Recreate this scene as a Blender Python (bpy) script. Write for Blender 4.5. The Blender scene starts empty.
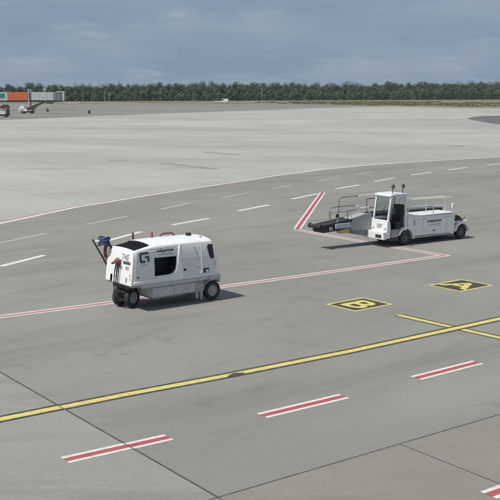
import bpy, bmesh, math, random
import numpy as np
from mathutils import Vector, Matrix

R = math.radians
random.seed(7)
rng = np.random.default_rng(11)
sc = bpy.context.scene
C = sc.collection

# ------------------------------------------------------------------ camera
CAM_H = 7.5
F_PX, HORIZON = 985.0, 91.0
cam_d = bpy.data.cameras.new('camera')
cam = bpy.data.objects.new('camera', cam_d)
C.objects.link(cam)
cam_d.sensor_width = 36.0
cam_d.lens = 36.0 * F_PX / 500.0
cam_d.clip_start = 0.1
cam_d.clip_end = 20000
cam.location = (0, 0, CAM_H)
cam.rotation_euler = (R(90) - math.atan((250 - HORIZON) / F_PX), 0, 0)
sc.camera = cam

# ------------------------------------------------------------------ world
SUN_EL = R(57)
SUN_DIR = Vector((-0.86, -0.51, 0)).normalized()          # horizontal direction towards the sun
world = bpy.data.worlds.new('World')
sc.world = world
world.use_nodes = True
nt = world.node_tree
for n in list(nt.nodes):
    nt.nodes.remove(n)
N = nt.nodes.new
out = N('ShaderNodeOutputWorld')
bg = N('ShaderNodeBackground')
sky = N('ShaderNodeTexSky')
sky.sky_type = 'NISHITA'
sky.sun_disc = False
sky.sun_elevation = SUN_EL
sky.sun_rotation = math.atan2(SUN_DIR.x, SUN_DIR.y)
sky.dust_density = 2.0
sky.altitude = 50
bg.inputs['Strength'].default_value = 0.10
# a thin even veil of high cloud over the whole sky, with soft streaks laid out on a flat cloud deck
tc = N('ShaderNodeTexCoord')
sep = N('ShaderNodeSeparateXYZ')
nt.links.new(tc.outputs['Generated'], sep.inputs[0])
zc = N('ShaderNodeMath'); zc.operation = 'MAXIMUM'; zc.inputs[1].default_value = 0.0
nt.links.new(sep.outputs['Z'], zc.inputs[0])
za = N('ShaderNodeMath'); za.operation = 'ADD'; za.inputs[1].default_value = 0.17
nt.links.new(zc.outputs[0], za.inputs[0])
dx = N('ShaderNodeMath'); dx.operation = 'DIVIDE'
dy = N('ShaderNodeMath'); dy.operation = 'DIVIDE'
nt.links.new(sep.outputs['X'], dx.inputs[0]); nt.links.new(za.outputs[0], dx.inputs[1])
nt.links.new(sep.outputs['Y'], dy.inputs[0]); nt.links.new(za.outputs[0], dy.inputs[1])
cmb = N('ShaderNodeCombineXYZ')
nt.links.new(dx.outputs[0], cmb.inputs[0]); nt.links.new(dy.outputs[0], cmb.inputs[1])
def wnoise(scale, detail, lo, hi):
    n = N('ShaderNodeTexNoise'); n.inputs['Scale'].default_value = scale
    n.inputs['Detail'].default_value = detail; n.inputs['Roughness'].default_value = 0.55
    nt.links.new(cmb.outputs[0], n.inputs['Vector'])
    r = N('ShaderNodeMapRange'); r.interpolation_type = 'SMOOTHSTEP'
    r.inputs[1].default_value = lo; r.inputs[2].default_value = hi
    nt.links.new(n.outputs['Fac'], r.inputs[0])
    return r.outputs[0]
veil = N('ShaderNodeMix'); veil.data_type = 'RGBA'
veil.inputs[0].default_value = 0.94
nt.links.new(sky.outputs[0], veil.inputs[6])
veil.inputs[7].default_value = (2.25, 3.02, 4.12, 1)      # grey-blue cloud veil
shade = N('ShaderNodeMix'); shade.data_type = 'RGBA'
f1 = N('ShaderNodeMath'); f1.operation = 'MULTIPLY'; f1.inputs[1].default_value = 0.80
nt.links.new(wnoise(1.1, 5, 0.35, 0.70), f1.inputs[0])
nt.links.new(f1.outputs[0], shade.inputs[0])
nt.links.new(veil.outputs[2], shade.inputs[6])
shade.inputs[7].default_value = (3.15, 3.85, 4.70, 1)
wisp = N('ShaderNodeMix'); wisp.data_type = 'RGBA'
f2 = N('ShaderNodeMath'); f2.operation = 'MULTIPLY'; f2.inputs[1].default_value = 0.62
nt.links.new(wnoise(2.3, 6, 0.53, 0.80), f2.inputs[0])
nt.links.new(f2.outputs[0], wisp.inputs[0])
nt.links.new(shade.outputs[2], wisp.inputs[6])
wisp.inputs[7].default_value = (4.3, 4.8, 5.4, 1)
nt.links.new(wisp.outputs[2], bg.inputs['Color'])
nt.links.new(bg.outputs[0], out.inputs['Surface'])

# ------------------------------------------------------------------ sun
sun_d = bpy.data.lights.new('sun', 'SUN')
sun_d.energy = 4.1
sun_d.angle = R(0.6)
sun_d.color = (1.0, 0.955, 0.86)
sun = bpy.data.objects.new('sun', sun_d)
C.objects.link(sun)
sd = Vector((SUN_DIR.x * math.cos(SUN_EL), SUN_DIR.y * math.cos(SUN_EL), math.sin(SUN_EL)))
sun.rotation_euler = sd.to_track_quat('Z', 'Y').to_euler()
sun.location = sd * 60

vs = sc.view_settings
vs.view_transform = 'Standard'
vs.look = 'None'
vs.exposure = 0.0
vs.gamma = 1.0
vs.use_curve_mapping = False

# ------------------------------------------------------------------ materials
def mat(name, col, rough=0.6, metal=0.0, var=0.0, vscale=4.0, bump=0.0, bscale=60.0, dirt=None, spec=0.5, coat=0.0):
    m = bpy.data.materials.new(name); m.use_nodes = True
    t = m.node_tree; b = t.nodes['Principled BSDF']
    b.inputs['Base Color'].default_value = (*col, 1)
    b.inputs['Roughness'].default_value = rough
    b.inputs['Metallic'].default_value = metal
    b.inputs['Specular IOR Level'].default_value = spec
    b.inputs['Coat Weight'].default_value = coat
    tcn = t.nodes.new('ShaderNodeTexCoord')
    last = None
    if var > 0:
        n = t.nodes.new('ShaderNodeTexNoise'); n.inputs['Scale'].default_value = vscale
        n.inputs['Detail'].default_value = 6; n.inputs['Roughness'].default_value = 0.6
        t.links.new(tcn.outputs['Object'], n.inputs['Vector'])
        r = t.nodes.new('ShaderNodeMapRange')
        r.inputs[1].default_value = 0.3; r.inputs[2].default_value = 0.7
        r.inputs[3].default_value = 1 - var; r.inputs[4].default_value = 1 + var
        t.links.new(n.outputs['Fac'], r.inputs[0])
        x = t.nodes.new('ShaderNodeMix'); x.data_type = 'RGBA'; x.blend_type = 'MULTIPLY'
        x.inputs[0].default_value = 1
        x.inputs[6].default_value = (*col, 1)
        t.links.new(r.outputs[0], x.inputs[7])
        last = x.outputs[2]
    if dirt:
        n = t.nodes.new('ShaderNodeTexNoise'); n.inputs['Scale'].default_value = dirt[1]
        n.inputs['Detail'].default_value = 8; n.inputs['Roughness'].default_value = 0.7
        t.links.new(tcn.outputs['Object'], n.inputs['Vector'])
        r = t.nodes.new('ShaderNodeMapRange')
        r.inputs[1].default_value = dirt[2]; r.inputs[2].default_value = dirt[3]
        r.inputs[3].default_value = 0; r.inputs[4].default_value = dirt[4]
        t.links.new(n.outputs['Fac'], r.inputs[0])
        x = t.nodes.new('ShaderNodeMix'); x.data_type = 'RGBA'
        t.links.new(r.outputs[0], x.inputs[0])
        if last: t.links.new(last, x.inputs[6])
        else: x.inputs[6].default_value = (*col, 1)
        x.inputs[7].default_value = (*dirt[0], 1)
        last = x.outputs[2]
    if last: t.links.new(last, b.inputs['Base Color'])
    if bump > 0:
        n = t.nodes.new('ShaderNodeTexNoise'); n.inputs['Scale'].default_value = bscale
        n.inputs['Detail'].default_value = 4
        t.links.new(tcn.outputs['Object'], n.inputs['Vector'])
        bm_ = t.nodes.new('ShaderNodeBump'); bm_.inputs['Strength'].default_value = bump
        bm_.inputs['Distance'].default_value = 0.01
        t.links.new(n.outputs['Fac'], bm_.inputs['Height'])
        t.links.new(bm_.outputs[0], b.inputs['Normal'])
    return m

GRID = R(36.5)      # direction of the slabs and of the stand markings

def pavement(name, base, layers, rot=GRID, slab=None, streak=None, rough=0.85):
    """layers: (scale xyz, lo, hi, colour, amount)"""
    m = bpy.data.materials.new(name); m.use_nodes = True
    t = m.node_tree; b = t.nodes['Principled BSDF']
    b.inputs['Roughness'].default_value = rough
    b.inputs['Specular IOR Level'].default_value = 0.25
    geo = t.nodes.new('ShaderNodeNewGeometry')
    last = None
    def col_in(sock):
        if last is None: sock.default_value = (*base, 1)
        else: t.links.new(last, sock)
    for sxyz, lo, hi, colr, amt, rr, det in layers:
        mp = t.nodes.new('ShaderNodeMapping')
        mp.inputs['Rotation'].default_value = (0, 0, -rr)
        mp.vector_type = 'POINT'
        t.links.new(geo.outputs['Position'], mp.inputs['Vector'])
        sc_ = t.nodes.new('ShaderNodeVectorMath'); sc_.operation = 'MULTIPLY'
        sc_.inputs[1].default_value = sxyz
        t.links.new(mp.outputs[0], sc_.inputs[0])
        n = t.nodes.new('ShaderNodeTexNoise'); n.inputs['Scale'].default_value = 1.0
        n.inputs['Detail'].default_value = det; n.inputs['Roughness'].default_value = 0.6
        t.links.new(sc_.outputs[0], n.inputs['Vector'])
        r = t.nodes.new('ShaderNodeMapRange'); r.interpolation_type = 'SMOOTHSTEP'
        r.inputs[1].default_value = lo; r.inputs[2].default_value = hi
        r.inputs[3].default_value = 0; r.inputs[4].default_value = amt
        t.links.new(n.outputs['Fac'], r.inputs[0])
        x = t.nodes.new('ShaderNodeMix'); x.data_type = 'RGBA'
        t.links.new(r.outputs[0], x.inputs[0])
        col_in(x.inputs[6]); x.inputs[7].default_value = (*colr, 1)
        last = x.outputs[2]
    if slab:
        mp = t.nodes.new('ShaderNodeMapping'); mp.inputs['Rotation'].default_value = (0, 0, -rot)
        t.links.new(geo.outputs['Position'], mp.inputs['Vector'])
        br = t.nodes.new('ShaderNodeTexBrick')
        br.offset = 0.0; br.squash = 1.0
        br.inputs['Scale'].default_value = 1.0
        br.inputs['Brick Width'].default_value = slab[0]; br.inputs['Row Height'].default_value = slab[0]
        br.inputs['Mortar Size'].default_value = 0.035; br.inputs['Mortar Smooth'].default_value = 0.3
        br.inputs['Color1'].default_value = (1 - slab[1],) * 3 + (1,)
        br.inputs['Color2'].default_value = (1 + slab[1],) * 3 + (1,)
        br.inputs['Mortar'].default_value = (0.62, 0.62, 0.60, 1)
        t.links.new(mp.outputs[0], br.inputs['Vector'])
        x = t.nodes.new('ShaderNodeMix'); x.data_type = 'RGBA'; x.blend_type = 'MULTIPLY'
        x.inputs[0].default_value = 1
        col_in(x.inputs[6]); t.links.new(br.outputs['Color'], x.inputs[7])
        last = x.outputs[2]
    # fine grain
    n = t.nodes.new('ShaderNodeTexNoise'); n.inputs['Scale'].default_value = 22.0
    n.inputs['Detail'].default_value = 5; n.inputs['Roughness'].default_value = 0.75
    t.links.new(geo.outputs['Position'], n.inputs['Vector'])
    r = t.nodes.new('ShaderNodeMapRange')
    r.inputs[1].default_value = 0.25; r.inputs[2].default_value = 0.75
    r.inputs[3].default_value = 0.85; r.inputs[4].default_value = 1.15
    t.links.new(n.outputs['Fac'], r.inputs[0])
    x = t.nodes.new('ShaderNodeMix'); x.data_type = 'RGBA'; x.blend_type = 'MULTIPLY'
    x.inputs[0].default_value = 1
    col_in(x.inputs[6]); t.links.new(r.outputs[0], x.inputs[7])
    t.links.new(x.outputs[2], b.inputs['Base Color'])
    bp = t.nodes.new('ShaderNodeBump'); bp.inputs['Strength'].default_value = 0.15
    bp.inputs['Distance'].default_value = 0.004
    n2 = t.nodes.new('ShaderNodeTexNoise'); n2.inputs['Scale'].default_value = 60
    t.links.new(geo.outputs['Position'], n2.inputs['Vector'])
    t.links.new(n2.outputs['Fac'], bp.inputs['Height']); t.links.new(bp.outputs[0], b.inputs['Normal'])
    return m

ROAD = R(60)
def lay(s, lo, hi, c, a, rr=GRID, d=5): return (s, lo, hi, c, a, rr, d)
M = {}
M['asphalt'] = pavement('asphalt', (0.226, 0.220, 0.200), [
    lay((0.10, 0.10, 1), 0.35, 0.65, (0.258, 0.251, 0.230), 1.0),
    lay((0.05, 0.30, 1), 0.45, 0.72, (0.196, 0.191, 0.172), 0.9),
    lay((0.10, 0.8, 1), 0.54, 0.76, (0.178, 0.173, 0.156), 0.6, ROAD),
    lay((0.5, 0.5, 1), 0.57, 0.74, (0.172, 0.167, 0.148), 0.6),
    lay((0.35, 0.35, 1), 0.60, 0.72, (0.262, 0.256, 0.234), 0.5, 1.0, 6),
    lay((0.03, 2.6, 1), 0.64, 0.74, (0.165, 0.160, 0.144), 0.45, GRID+0.06, 3),
    lay((3.0, 3.0, 1), 0.69, 0.76, (0.115, 0.110, 0.098), 0.75, d=3),
    lay((1.3, 1.3, 1), 0.66, 0.74, (0.150, 0.145, 0.128), 0.4, d=8)])
M['concrete_far'] = pavement('concrete_far', (0.358, 0.354, 0.326), [
    lay((0.03, 0.03, 1), 0.36, 0.66, (0.402, 0.399, 0.372), 1.0, 0),
    lay((0.012, 0.035, 1), 0.44, 0.70, (0.300, 0.296, 0.273), 0.85, R(-8)),
    lay((0.05, 0.16, 1), 0.54, 0.76, (0.285, 0.281, 0.258), 0.7, R(8)),
    lay((0.008, 0.012, 1), 0.45, 0.65, (0.315, 0.308, 0.284), 0.7, 0),
    lay((0.02, 0.30, 1), 0.60, 0.74, (0.255, 0.25, 0.23), 0.5, R(-14))], slab=(7.5, 0.045))
M['asphalt_far'] = pavement('asphalt_far', (0.190, 0.175, 0.157), [
    lay((0.010, 0.05, 1), 0.4, 0.65, (0.255, 0.243, 0.225), 1.0, R(10)),
    lay((0.02, 0.09, 1), 0.5, 0.72, (0.170, 0.160, 0.145), 0.8, R(-6))])
M['island'] = pavement('island', (0.115, 0.115, 0.112), [lay((0.08, 0.08, 1), 0.4, 0.7, (0.15, 0.15, 0.145), 1.0)])
M['slab_left'] = pavement('slab_left', (0.244, 0.239, 0.216), [
    lay((0.16, 0.16, 1), 0.36, 0.66, (0.274, 0.269, 0.246), 1.0),
    lay((0.15, 0.9, 1), 0.48, 0.72, (0.212, 0.206, 0.182), 0.8, 0),
    lay((1.2, 1.2, 1), 0.62, 0.75, (0.21, 0.205, 0.185), 0.6, d=8)])
M['slab_right'] = pavement('slab_right', (0.218, 0.208, 0.184), [
    lay((0.3, 0.3, 1), 0.36, 0.66, (0.238, 0.227, 0.201), 1.0),
    lay((0.25, 0.9, 1), 0.5, 0.72, (0.205, 0.194, 0.170), 0.8, 0),
    lay((1.4, 1.4, 1), 0.62, 0.75, (0.18, 0.17, 0.15), 0.6, d=8)])
M['sealant'] = mat('sealant', (0.07, 0.068, 0.064), 0.8, var=0.35, vscale=3)
M['patch'] = mat('patch', (0.255, 0.251, 0.234), 0.9, var=0.3, vscale=0.8)
PD = (0.20, 0.198, 0.19)
def paint(name, c, amt=0.55, lo=0.50, hi=0.72): return mat(name, c, 0.7, var=0.08, vscale=2.2, dirt=(PD, 7.0, lo, hi, amt), spec=0.3)
M['p_white'] = paint('paint_white', (0.66, 0.645, 0.615))
M['p_red'] = paint('paint_red', (0.40, 0.085, 0.095), 0.5)
M['p_red_old'] = paint('paint_red_old', (0.40, 0.15, 0.15), 0.6, 0.42, 0.70)
M['p_white_old'] = paint('paint_white_old', (0.56, 0.545, 0.52), 0.75, 0.44, 0.70)
M['p_white_faint'] = paint('paint_white_faint', (0.50, 0.495, 0.475), 0.85, 0.40, 0.66)
M['p_yellow'] = paint('paint_yellow', (0.60, 0.515, 0.165), 0.55)
M['p_black'] = mat('paint_black', (0.045, 0.042, 0.036), 0.75, var=0.25, vscale=3, dirt=(PD, 6.0, 0.5, 0.75, 0.5))
M['white'] = mat('body_white', (0.83, 0.83, 0.825), 0.38, var=0.03, vscale=3, dirt=((0.42, 0.41, 0.38), 3.4, 0.52, 0.78, 0.36), coat=0.15)
M['panel_grey'] = mat('panel_grey', (0.70, 0.715, 0.72), 0.42, var=0.03, vscale=2, dirt=((0.36, 0.35, 0.33), 2.6, 0.55, 0.8, 0.35))
M['silver'] = mat('silver', (0.50, 0.51, 0.52), 0.5, 0.1, var=0.08, vscale=4, dirt=((0.2, 0.19, 0.18), 3.0, 0.5, 0.75, 0.5))
M['chassis'] = mat('chassis', (0.40, 0.405, 0.41), 0.55, 0.1, var=0.12, vscale=4, dirt=((0.10, 0.095, 0.09), 3.0, 0.45, 0.72, 0.7))
M['black'] = mat('black', (0.018, 0.018, 0.020), 0.5, var=0.2, vscale=5)
M['dark'] = mat('dark', (0.045, 0.046, 0.05), 0.6, var=0.2, vscale=6)
M['rubber'] = mat('rubber', (0.028, 0.028, 0.029), 0.8, var=0.25, vscale=8, bump=0.2)
M['hub'] = mat('hub', (0.34, 0.34, 0.35), 0.55, 0.2, var=0.15, vscale=9)
M['hubdark'] = mat('hub_dark', (0.12, 0.12, 0.122), 0.6, var=0.2, vscale=9)
M['grey'] = mat('grey', (0.33, 0.34, 0.35), 0.5, var=0.06, vscale=5)
M['housing'] = mat('housing', (0.34, 0.345, 0.345), 0.55, var=0.1, vscale=3)
M['tube_dark'] = mat('tube_dark', (0.19, 0.195, 0.20), 0.45, 0.2, var=0.2, vscale=5)
M['red'] = mat('red', (0.42, 0.045, 0.045), 0.5, var=0.1, vscale=6)
M['dull_red'] = mat('dull_red', (0.24, 0.065, 0.055), 0.6, var=0.2, vscale=7)
M['maroon'] = mat('maroon', (0.13, 0.045, 0.042), 0.6, var=0.2, vscale=7)
M['rust'] = mat('rust_brown', (0.085, 0.042, 0.034), 0.7, var=0.2)
M['blue'] = mat('blue', (0.042, 0.048, 0.135), 0.7, var=0.25, vscale=10)
M['ltblue'] = mat('pale_blue', (0.42, 0.49, 0.56), 0.5, var=0.06)
M['yellow'] = mat('yellow', (0.52, 0.40, 0.09), 0.55, var=0.1)
M['text'] = mat('lettering', (0.07, 0.075, 0.09), 0.5)
M['text_grey'] = mat('lettering_grey', (0.25, 0.27, 0.30), 0.5)
M['lamp'] = mat('lamp_lens', (0.75, 0.75, 0.72), 0.2)
M['seat'] = mat('seat_vinyl', (0.022, 0.022, 0.024), 0.55)
M['orange'] = mat('orange_panel', (0.62, 0.15, 0.055), 0.55, var=0.05, vscale=0.6)
M['jb_white'] = mat('bridge_white', (0.58, 0.61, 0.62), 0.5, var=0.05, vscale=0.5)
M['jb_pale'] = mat('bridge_pale', (0.50, 0.60, 0.62), 0.5, var=0.05, vscale=0.5)
M['jb_teal'] = mat('bridge_teal', (0.07, 0.20, 0.24), 0.35, var=0.1)
M['mast'] = mat('mast_grey', (0.42, 0.44, 0.43), 0.5)
M['bark'] = mat('bark', (0.075, 0.06, 0.045), 0.9, var=0.2)

def glass_mat():
    m = bpy.data.materials.new('cab_glass'); m.use_nodes = True
    t = m.node_tree
    for n in list(t.nodes): t.nodes.remove(n)
    o = t.nodes.new('ShaderNodeOutputMaterial'); mx = t.nodes.new('ShaderNodeMixShader')
    tr = t.nodes.new('ShaderNodeBsdfTransparent'); tr.inputs[0].default_value = (0.80, 0.86, 0.86, 1)
    gl = t.nodes.new('ShaderNodeBsdfGlossy'); gl.inputs['Roughness'].default_value = 0.03
    lw = t.nodes.new('ShaderNodeFresnel'); lw.inputs['IOR'].default_value = 1.5
    t.links.new(lw.outputs[0], mx.inputs[0]); t.links.new(tr.outputs[0], mx.inputs[1])
    t.links.new(gl.outputs[0], mx.inputs[2]); t.links.new(mx.outputs[0], o.inputs[0])
    return m
M['glass'] = glass_mat()

def leaf_mat(name, c1, c2, scale):
    m = bpy.data.materials.new(name); m.use_nodes = True
    t = m.node_tree; b = t.nodes['Principled BSDF']
    b.inputs['Roughness'].default_value = 0.7; b.inputs['Specular IOR Level'].default_value = 0.2
    geo = t.nodes.new('ShaderNodeNewGeometry')
    n = t.nodes.new('ShaderNodeTexNoise'); n.inputs['Scale'].default_value = scale
    n.inputs['Detail'].default_value = 3
    t.links.new(geo.outputs['Position'], n.inputs['Vector'])
    r = t.nodes.new('ShaderNodeMapRange'); r.inputs[1].default_value = 0.32; r.inputs[2].default_value = 0.68
    t.links.new(n.outputs['Fac'], r.inputs[0])
    x = t.nodes.new('ShaderNodeMix'); x.data_type = 'RGBA'
    x.inputs[6].default_value = (*c1, 1); x.inputs[7].default_value = (*c2, 1)
    t.links.new(r.outputs[0], x.inputs[0]); t.links.new(x.outputs[2], b.inputs['Base Color'])
    return m
M['leaf_dark'] = leaf_mat('leaf_dark', (0.038, 0.068, 0.036), (0.062, 0.100, 0.048), 0.05)
M['leaf_light'] = leaf_mat('leaf_light', (0.062, 0.108, 0.048), (0.100, 0.155, 0.068), 0.035)
M['scrub'] = leaf_mat('scrub_leaf', (0.11, 0.115, 0.06), (0.18, 0.165, 0.095), 0.06)
M['field'] = pavement('field_grass', (0.185, 0.175, 0.110), [
    lay((0.010, 0.030, 1), 0.40, 0.60, (0.235, 0.215, 0.150), 1.0, R(-5)),
    lay((0.020, 0.045, 1), 0.48, 0.60, (0.085, 0.090, 0.045), 0.95, R(-5)),
    lay((0.05, 0.12, 1), 0.55, 0.68, (0.26, 0.23, 0.17), 0.7, R(-5)),
    lay((0.2, 0.2, 1), 0.5, 0.7, (0.12, 0.125, 0.06), 0.4)], rough=0.95)

# ------------------------------------------------------------------ mesh helpers
class MB:
    def __init__(s): s.v = []; s.f = []
    def add(s, vs_, fs):
        o = len(s.v); s.v += [tuple(p) for p in vs_]; s.f += [tuple(i + o for i in f) for f in fs]; return s
    def box(s, x0, x1, y0, y1, z0, z1):
        return s.add([(x0,y0,z0),(x1,y0,z0),(x1,y1,z0),(x0,y1,z0),(x0,y0,z1),(x1,y0,z1),(x1,y1,z1),(x0,y1,z1)],
                     [(0,3,2,1),(4,5,6,7),(0,1,5,4),(1,2,6,5),(2,3,7,6),(3,0,4,7)])
    def prism_y(s, pts, y0, y1):          # polygon in x,z extruded along y
        n = len(pts)
        v = [(p[0], y0, p[1]) for p in pts] + [(p[0], y1, p[1]) for p in pts]
        return s.add(v, [tuple(range(n)), tuple(range(2*n-1, n-1, -1))] + [(i, i+n, (i+1) % n + n, (i+1) % n) for i in range(n)])
    def prism_z(s, pts, z0, z1):
        n = len(pts)
        v = [(p[0], p[1], z0) for p in pts] + [(p[0], p[1], z1) for p in pts]
        return s.add(v, [tuple(range(n-1, -1, -1)), tuple(range(n, 2*n))] + [(i, (i+1) % n, (i+1) % n + n, i+n) for i in range(n)])
    def sheet(s, pts, z):
        return s.add([(p[0], p[1], z) for p in pts], [tuple(range(len(pts)))])
    def tube(s, pts, r, n=8):
        pts = [Vector(p) for p in pts]
        rings = []; up = None
        for i, p in enumerate(pts):
            a = pts[max(i-1, 0)]; b = pts[min(i+1, len(pts)-1)]
            t = (b - a).normalized()
            if up is None:
                up = Vector((0, 0, 1)) if abs(t.z) < 0.9 else Vector((1, 0, 0))
            sx = t.cross(up).normalized(); up = sx.cross(t).normalized()
            rr = r[i] if isinstance(r, (list, tuple)) else r
            rings.append([p + (sx * math.cos(2*math.pi*k/n) + up * math.sin(2*math.pi*k/n)) * rr for k in range(n)])
        v = [q for g in rings for q in g]; f = []
        for i in range(len(rings) - 1):
            for k in range(n):
                f.append((i*n+k, i*n+(k+1) % n, (i+1)*n+(k+1) % n, (i+1)*n+k))
        f.append(tuple(range(n-1, -1, -1))); L = (len(rings)-1)*n; f.append(tuple(range(L, L+n)))
        return s.add(v, f)
    def lathe(s, prof, c, axis, n=28, cap=True):    # prof: (radius, offset along axis)
        axis = Vector(axis).normalized(); c = Vector(c)
        h = Vector((0, 0, 1)) if abs(axis.z) < 0.9 else Vector((1, 0, 0))
        a = axis.cross(h).normalized(); b = axis.cross(a).normalized()
        v = []; f = []
        for r, o in prof:
            for k in range(n):
                t = 2*math.pi*k/n
                v.append(c + axis*o + (a*math.cos(t) + b*math.sin(t))*r)
        for i in range(len(prof)-1):
            for k in range(n):
                f.append((i*n+k, i*n+(k+1) % n, (i+1)*n+(k+1) % n, (i+1)*n+k))
        if cap:
            f.append(tuple(range(n))); L = (len(prof)-1)*n; f.append(tuple(range(L+n-1, L-1, -1)))
        return s.add(v, f)
    def build(s, name, m, parent=None, bevel=0.0, smooth=None, seg=2):
        me = bpy.data.meshes.new(name)
        me.from_pydata([tuple(p) for p in s.v], [], s.f)
        bm = bmesh.new(); bm.from_mesh(me)
        bmesh.ops.recalc_face_normals(bm, faces=bm.faces)
        bm.to_mesh(me); bm.free()
        me.materials.append(M[m] if isinstance(m, str) else m)
        o = bpy.data.objects.new(name, me); C.objects.link(o)
        if parent: o.parent = parent
        if bevel > 0:
            md = o.modifiers.new('bevel', 'BEVEL'); md.width = bevel; md.segments = seg
            md.limit_method = 'ANGLE'; md.angle_limit = R(35); md.harden_normals = False
        if smooth is not None:
            me.shade_smooth()
            me.set_sharp_from_angle(angle=R(smooth))
        return o

def box(name, m, parent, x0, x1, y0, y1, z0, z1, bevel=0.0):
    return MB().box(x0, x1, y0, y1, z0, z1).build(name, m, parent, bevel)
def tube(name, m, parent, pts, r, n=8):
    return MB().tube(pts, r, n).build(name, m, parent, smooth=40)
def rounded(pts, rad, n=4):
    """round the corners of an open polyline"""
    pts = [Vector(p) for p in pts]; o = [pts[0]]
    for i in range(1, len(pts)-1):
        a = (pts[i-1]-pts[i]); b = (pts[i+1]-pts[i])
        d = min(rad, a.length*0.45, b.length*0.45)
        p0 = pts[i] + a.normalized()*d; p1 = pts[i] + b.normalized()*d
        for k in range(n+1):
            t = k/n
            o.append(p0*(1-t)**2 + pts[i]*2*t*(1-t) + p1*t**2)
    o.append(pts[-1]); return o

def empty(name, loc, rz=0.0):
    o = bpy.data.objects.new(name, None); C.objects.link(o)
    o.empty_display_size = 0.3
    o.location = loc; o.rotation_euler = (0, 0, rz); return o
def tag(o, label=None, cat=None, group=None, kind=None):
    if label: o['label'] = label
    if cat: o['category'] = cat
    if group: o['group'] = group
    if kind: o['kind'] = kind
    return o

def text_mesh(body, size, offset=0.0, shear=0.0, space=1.0):
    cu = bpy.data.curves.new('t', 'FONT'); cu.body = body; cu.size = size
    cu.offset = offset; cu.shear = shear; cu.align_x = 'CENTER'; cu.align_y = 'CENTER'
    cu.space_character = space; cu.resolution_u = 3
    ob = bpy.data.objects.new('t', cu); C.objects.link(ob)
    dg = bpy.context.evaluated_depsgraph_get()
    me = bpy.data.meshes.new_from_object(ob.evaluated_get(dg))
    bpy.data.objects.remove(ob); bpy.data.curves.remove(cu)
    return me
def text(name, body, size, m, parent, fn, offset=0.0, shear=0.0, space=1.0):
    """fn maps flat text coordinates (x, y) to a point on the surface"""
    me = text_mesh(body, size, offset, shear, space)
    for v in me.vertices: v.co = fn(v.co.x, v.co.y)
    me.name = name; me.materials.clear(); me.materials.append(M[m])
    o = bpy.data.objects.new(name, me); C.objects.link(o); o.parent = parent
    return o

def cut(target, cutter):
    md = target.modifiers.new('cut', 'BOOLEAN'); md.object = cutter; md.operation = 'DIFFERENCE'; md.solver = 'EXACT'; md.material_mode = 'TRANSFER'
    dg = bpy.context.evaluated_depsgraph_get()
    me = bpy.data.meshes.new_from_object(target.evaluated_get(dg))
    old = target.data; nm = old.name
    target.modifiers.clear(); target.data = me
    bpy.data.meshes.remove(old); me.name = nm
    cm = cutter.data; bpy.data.objects.remove(cutter); bpy.data.meshes.remove(cm)

# ------------------------------------------------------------------ ground
U = Vector((math.cos(GRID), math.sin(GRID))); V = Vector((-math.sin(GRID), math.cos(GRID)))

terrain = MB().sheet([(-7000, -300), (7000, -300), (7000, 9000), (-7000, 9000)], -0.06).build('terrain', 'field')
tag(terrain, 'dry yellow-green grass field between the apron and the wood', kind='structure')
far_edge = [(-420, 545), (-151.9, 580), (-79, 592), (6, 578), (76, 478), (111.7, 422), (160, 352), (330, 240)]
apron = MB().sheet([(-420, -120), (330, -120)] + far_edge[::-1], 0.0).build('apron', 'concrete_far')
tag(apron, 'wide pale grey concrete apron', kind='structure')

brown = MB().sheet([(-420, 210), (-65.5, 260), (-54.5, 285), (-41, 314.6), (0, 387.5), (36.8, 458), (66, 488), (6, 574), (-79, 588), (-150, 576), (-420, 541)], 0.02).build('asphalt_taxiway', 'asphalt_far', apron)
isl = [(59.95, 274.4), (58.08, 257.5), (56.92, 239.4), (56.69, 225), (60, 214), (90, 206), (130, 230), (140, 270), (110, 300), (76.58, 304.4), (71.4, 302), (65.96, 292.6)]
box_ = MB().sheet(isl, 0.02).build('dark_asphalt_patch', 'island', apron)

# the service road and the stand: darker asphalt, its far border follows the white line
wl = [(-30, 10), (-16.13, 50.71), (-14.33, 56.0), (-11.41, 63.85), (-7.3, 71.67), (-3.94, 77.34), (0.0, 83.96), (2.71, 89.03), (6.73, 94.74), (11.14, 99.86), (15.83, 104.07), (19.54, 107.07), (28.78, 113.64), (45, 124), (75, 140)]
asphalt = MB().sheet([(-30, -20), (75, -20)] + wl[::-1], 0.006).build('asphalt_stand', 'asphalt', apron)

J = Vector((-0.60, 17.41))                      # corner where the slab joints meet
def uv(a, b): return J + U * a + V * b
# concrete slabs: one row left of the long joint, one row towards the terminal
def slab(name, a0, a1, b0, b1, m):
    g = 0.018
    pts = [uv(a0+g, b0+g), uv(a1-g, b0+g), uv(a1-g, b1-g), uv(a0+g, b1-g)]
    return MB().prism_z(pts, -0.02, 0.016).build(name, m, apron, bevel=0.012)
for b0, b1 in ((-6.5, -0.0), (0.0, 13.0), (13.0, 26.0)):
    slab('concrete_slab', -13.0, 0.0, b0, b1, 'slab_left')
for a0, a1 in ((0.0, 4.75), (4.75, 9.5), (9.5, 14.25), (14.25, 19.0)):
    slab('concrete_slab', a0, a1, -6.5, 0.0, 'slab_right')
# joint filling lies in the gaps, just below the slab tops
jm = MB()
for (a0, b0), (a1, b1), w in (((0, -6.5), (0, 26), 0.035), ((-13, 0), (19, 0), 0.03), ((4.75, -6.5), (4.75, 0), 0.02),
                            ((9.5, -6.5), (9.5, 0), 0.02), ((-13, 13), (0, 13), 0.02), ((14.25, -6.5), (14.25, 0), 0.02)):
    p0, p1 = uv(a0, b0), uv(a1, b1); d = (p1-p0).normalized(); n = Vector((-d.y, d.x)) * w
    jm.sheet([p0-n, p1-n, p1+n, p0+n], 0.0095 + 0.0004*len(jm.f))
jm.build('joint_sealant', 'sealant', apron)

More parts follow.
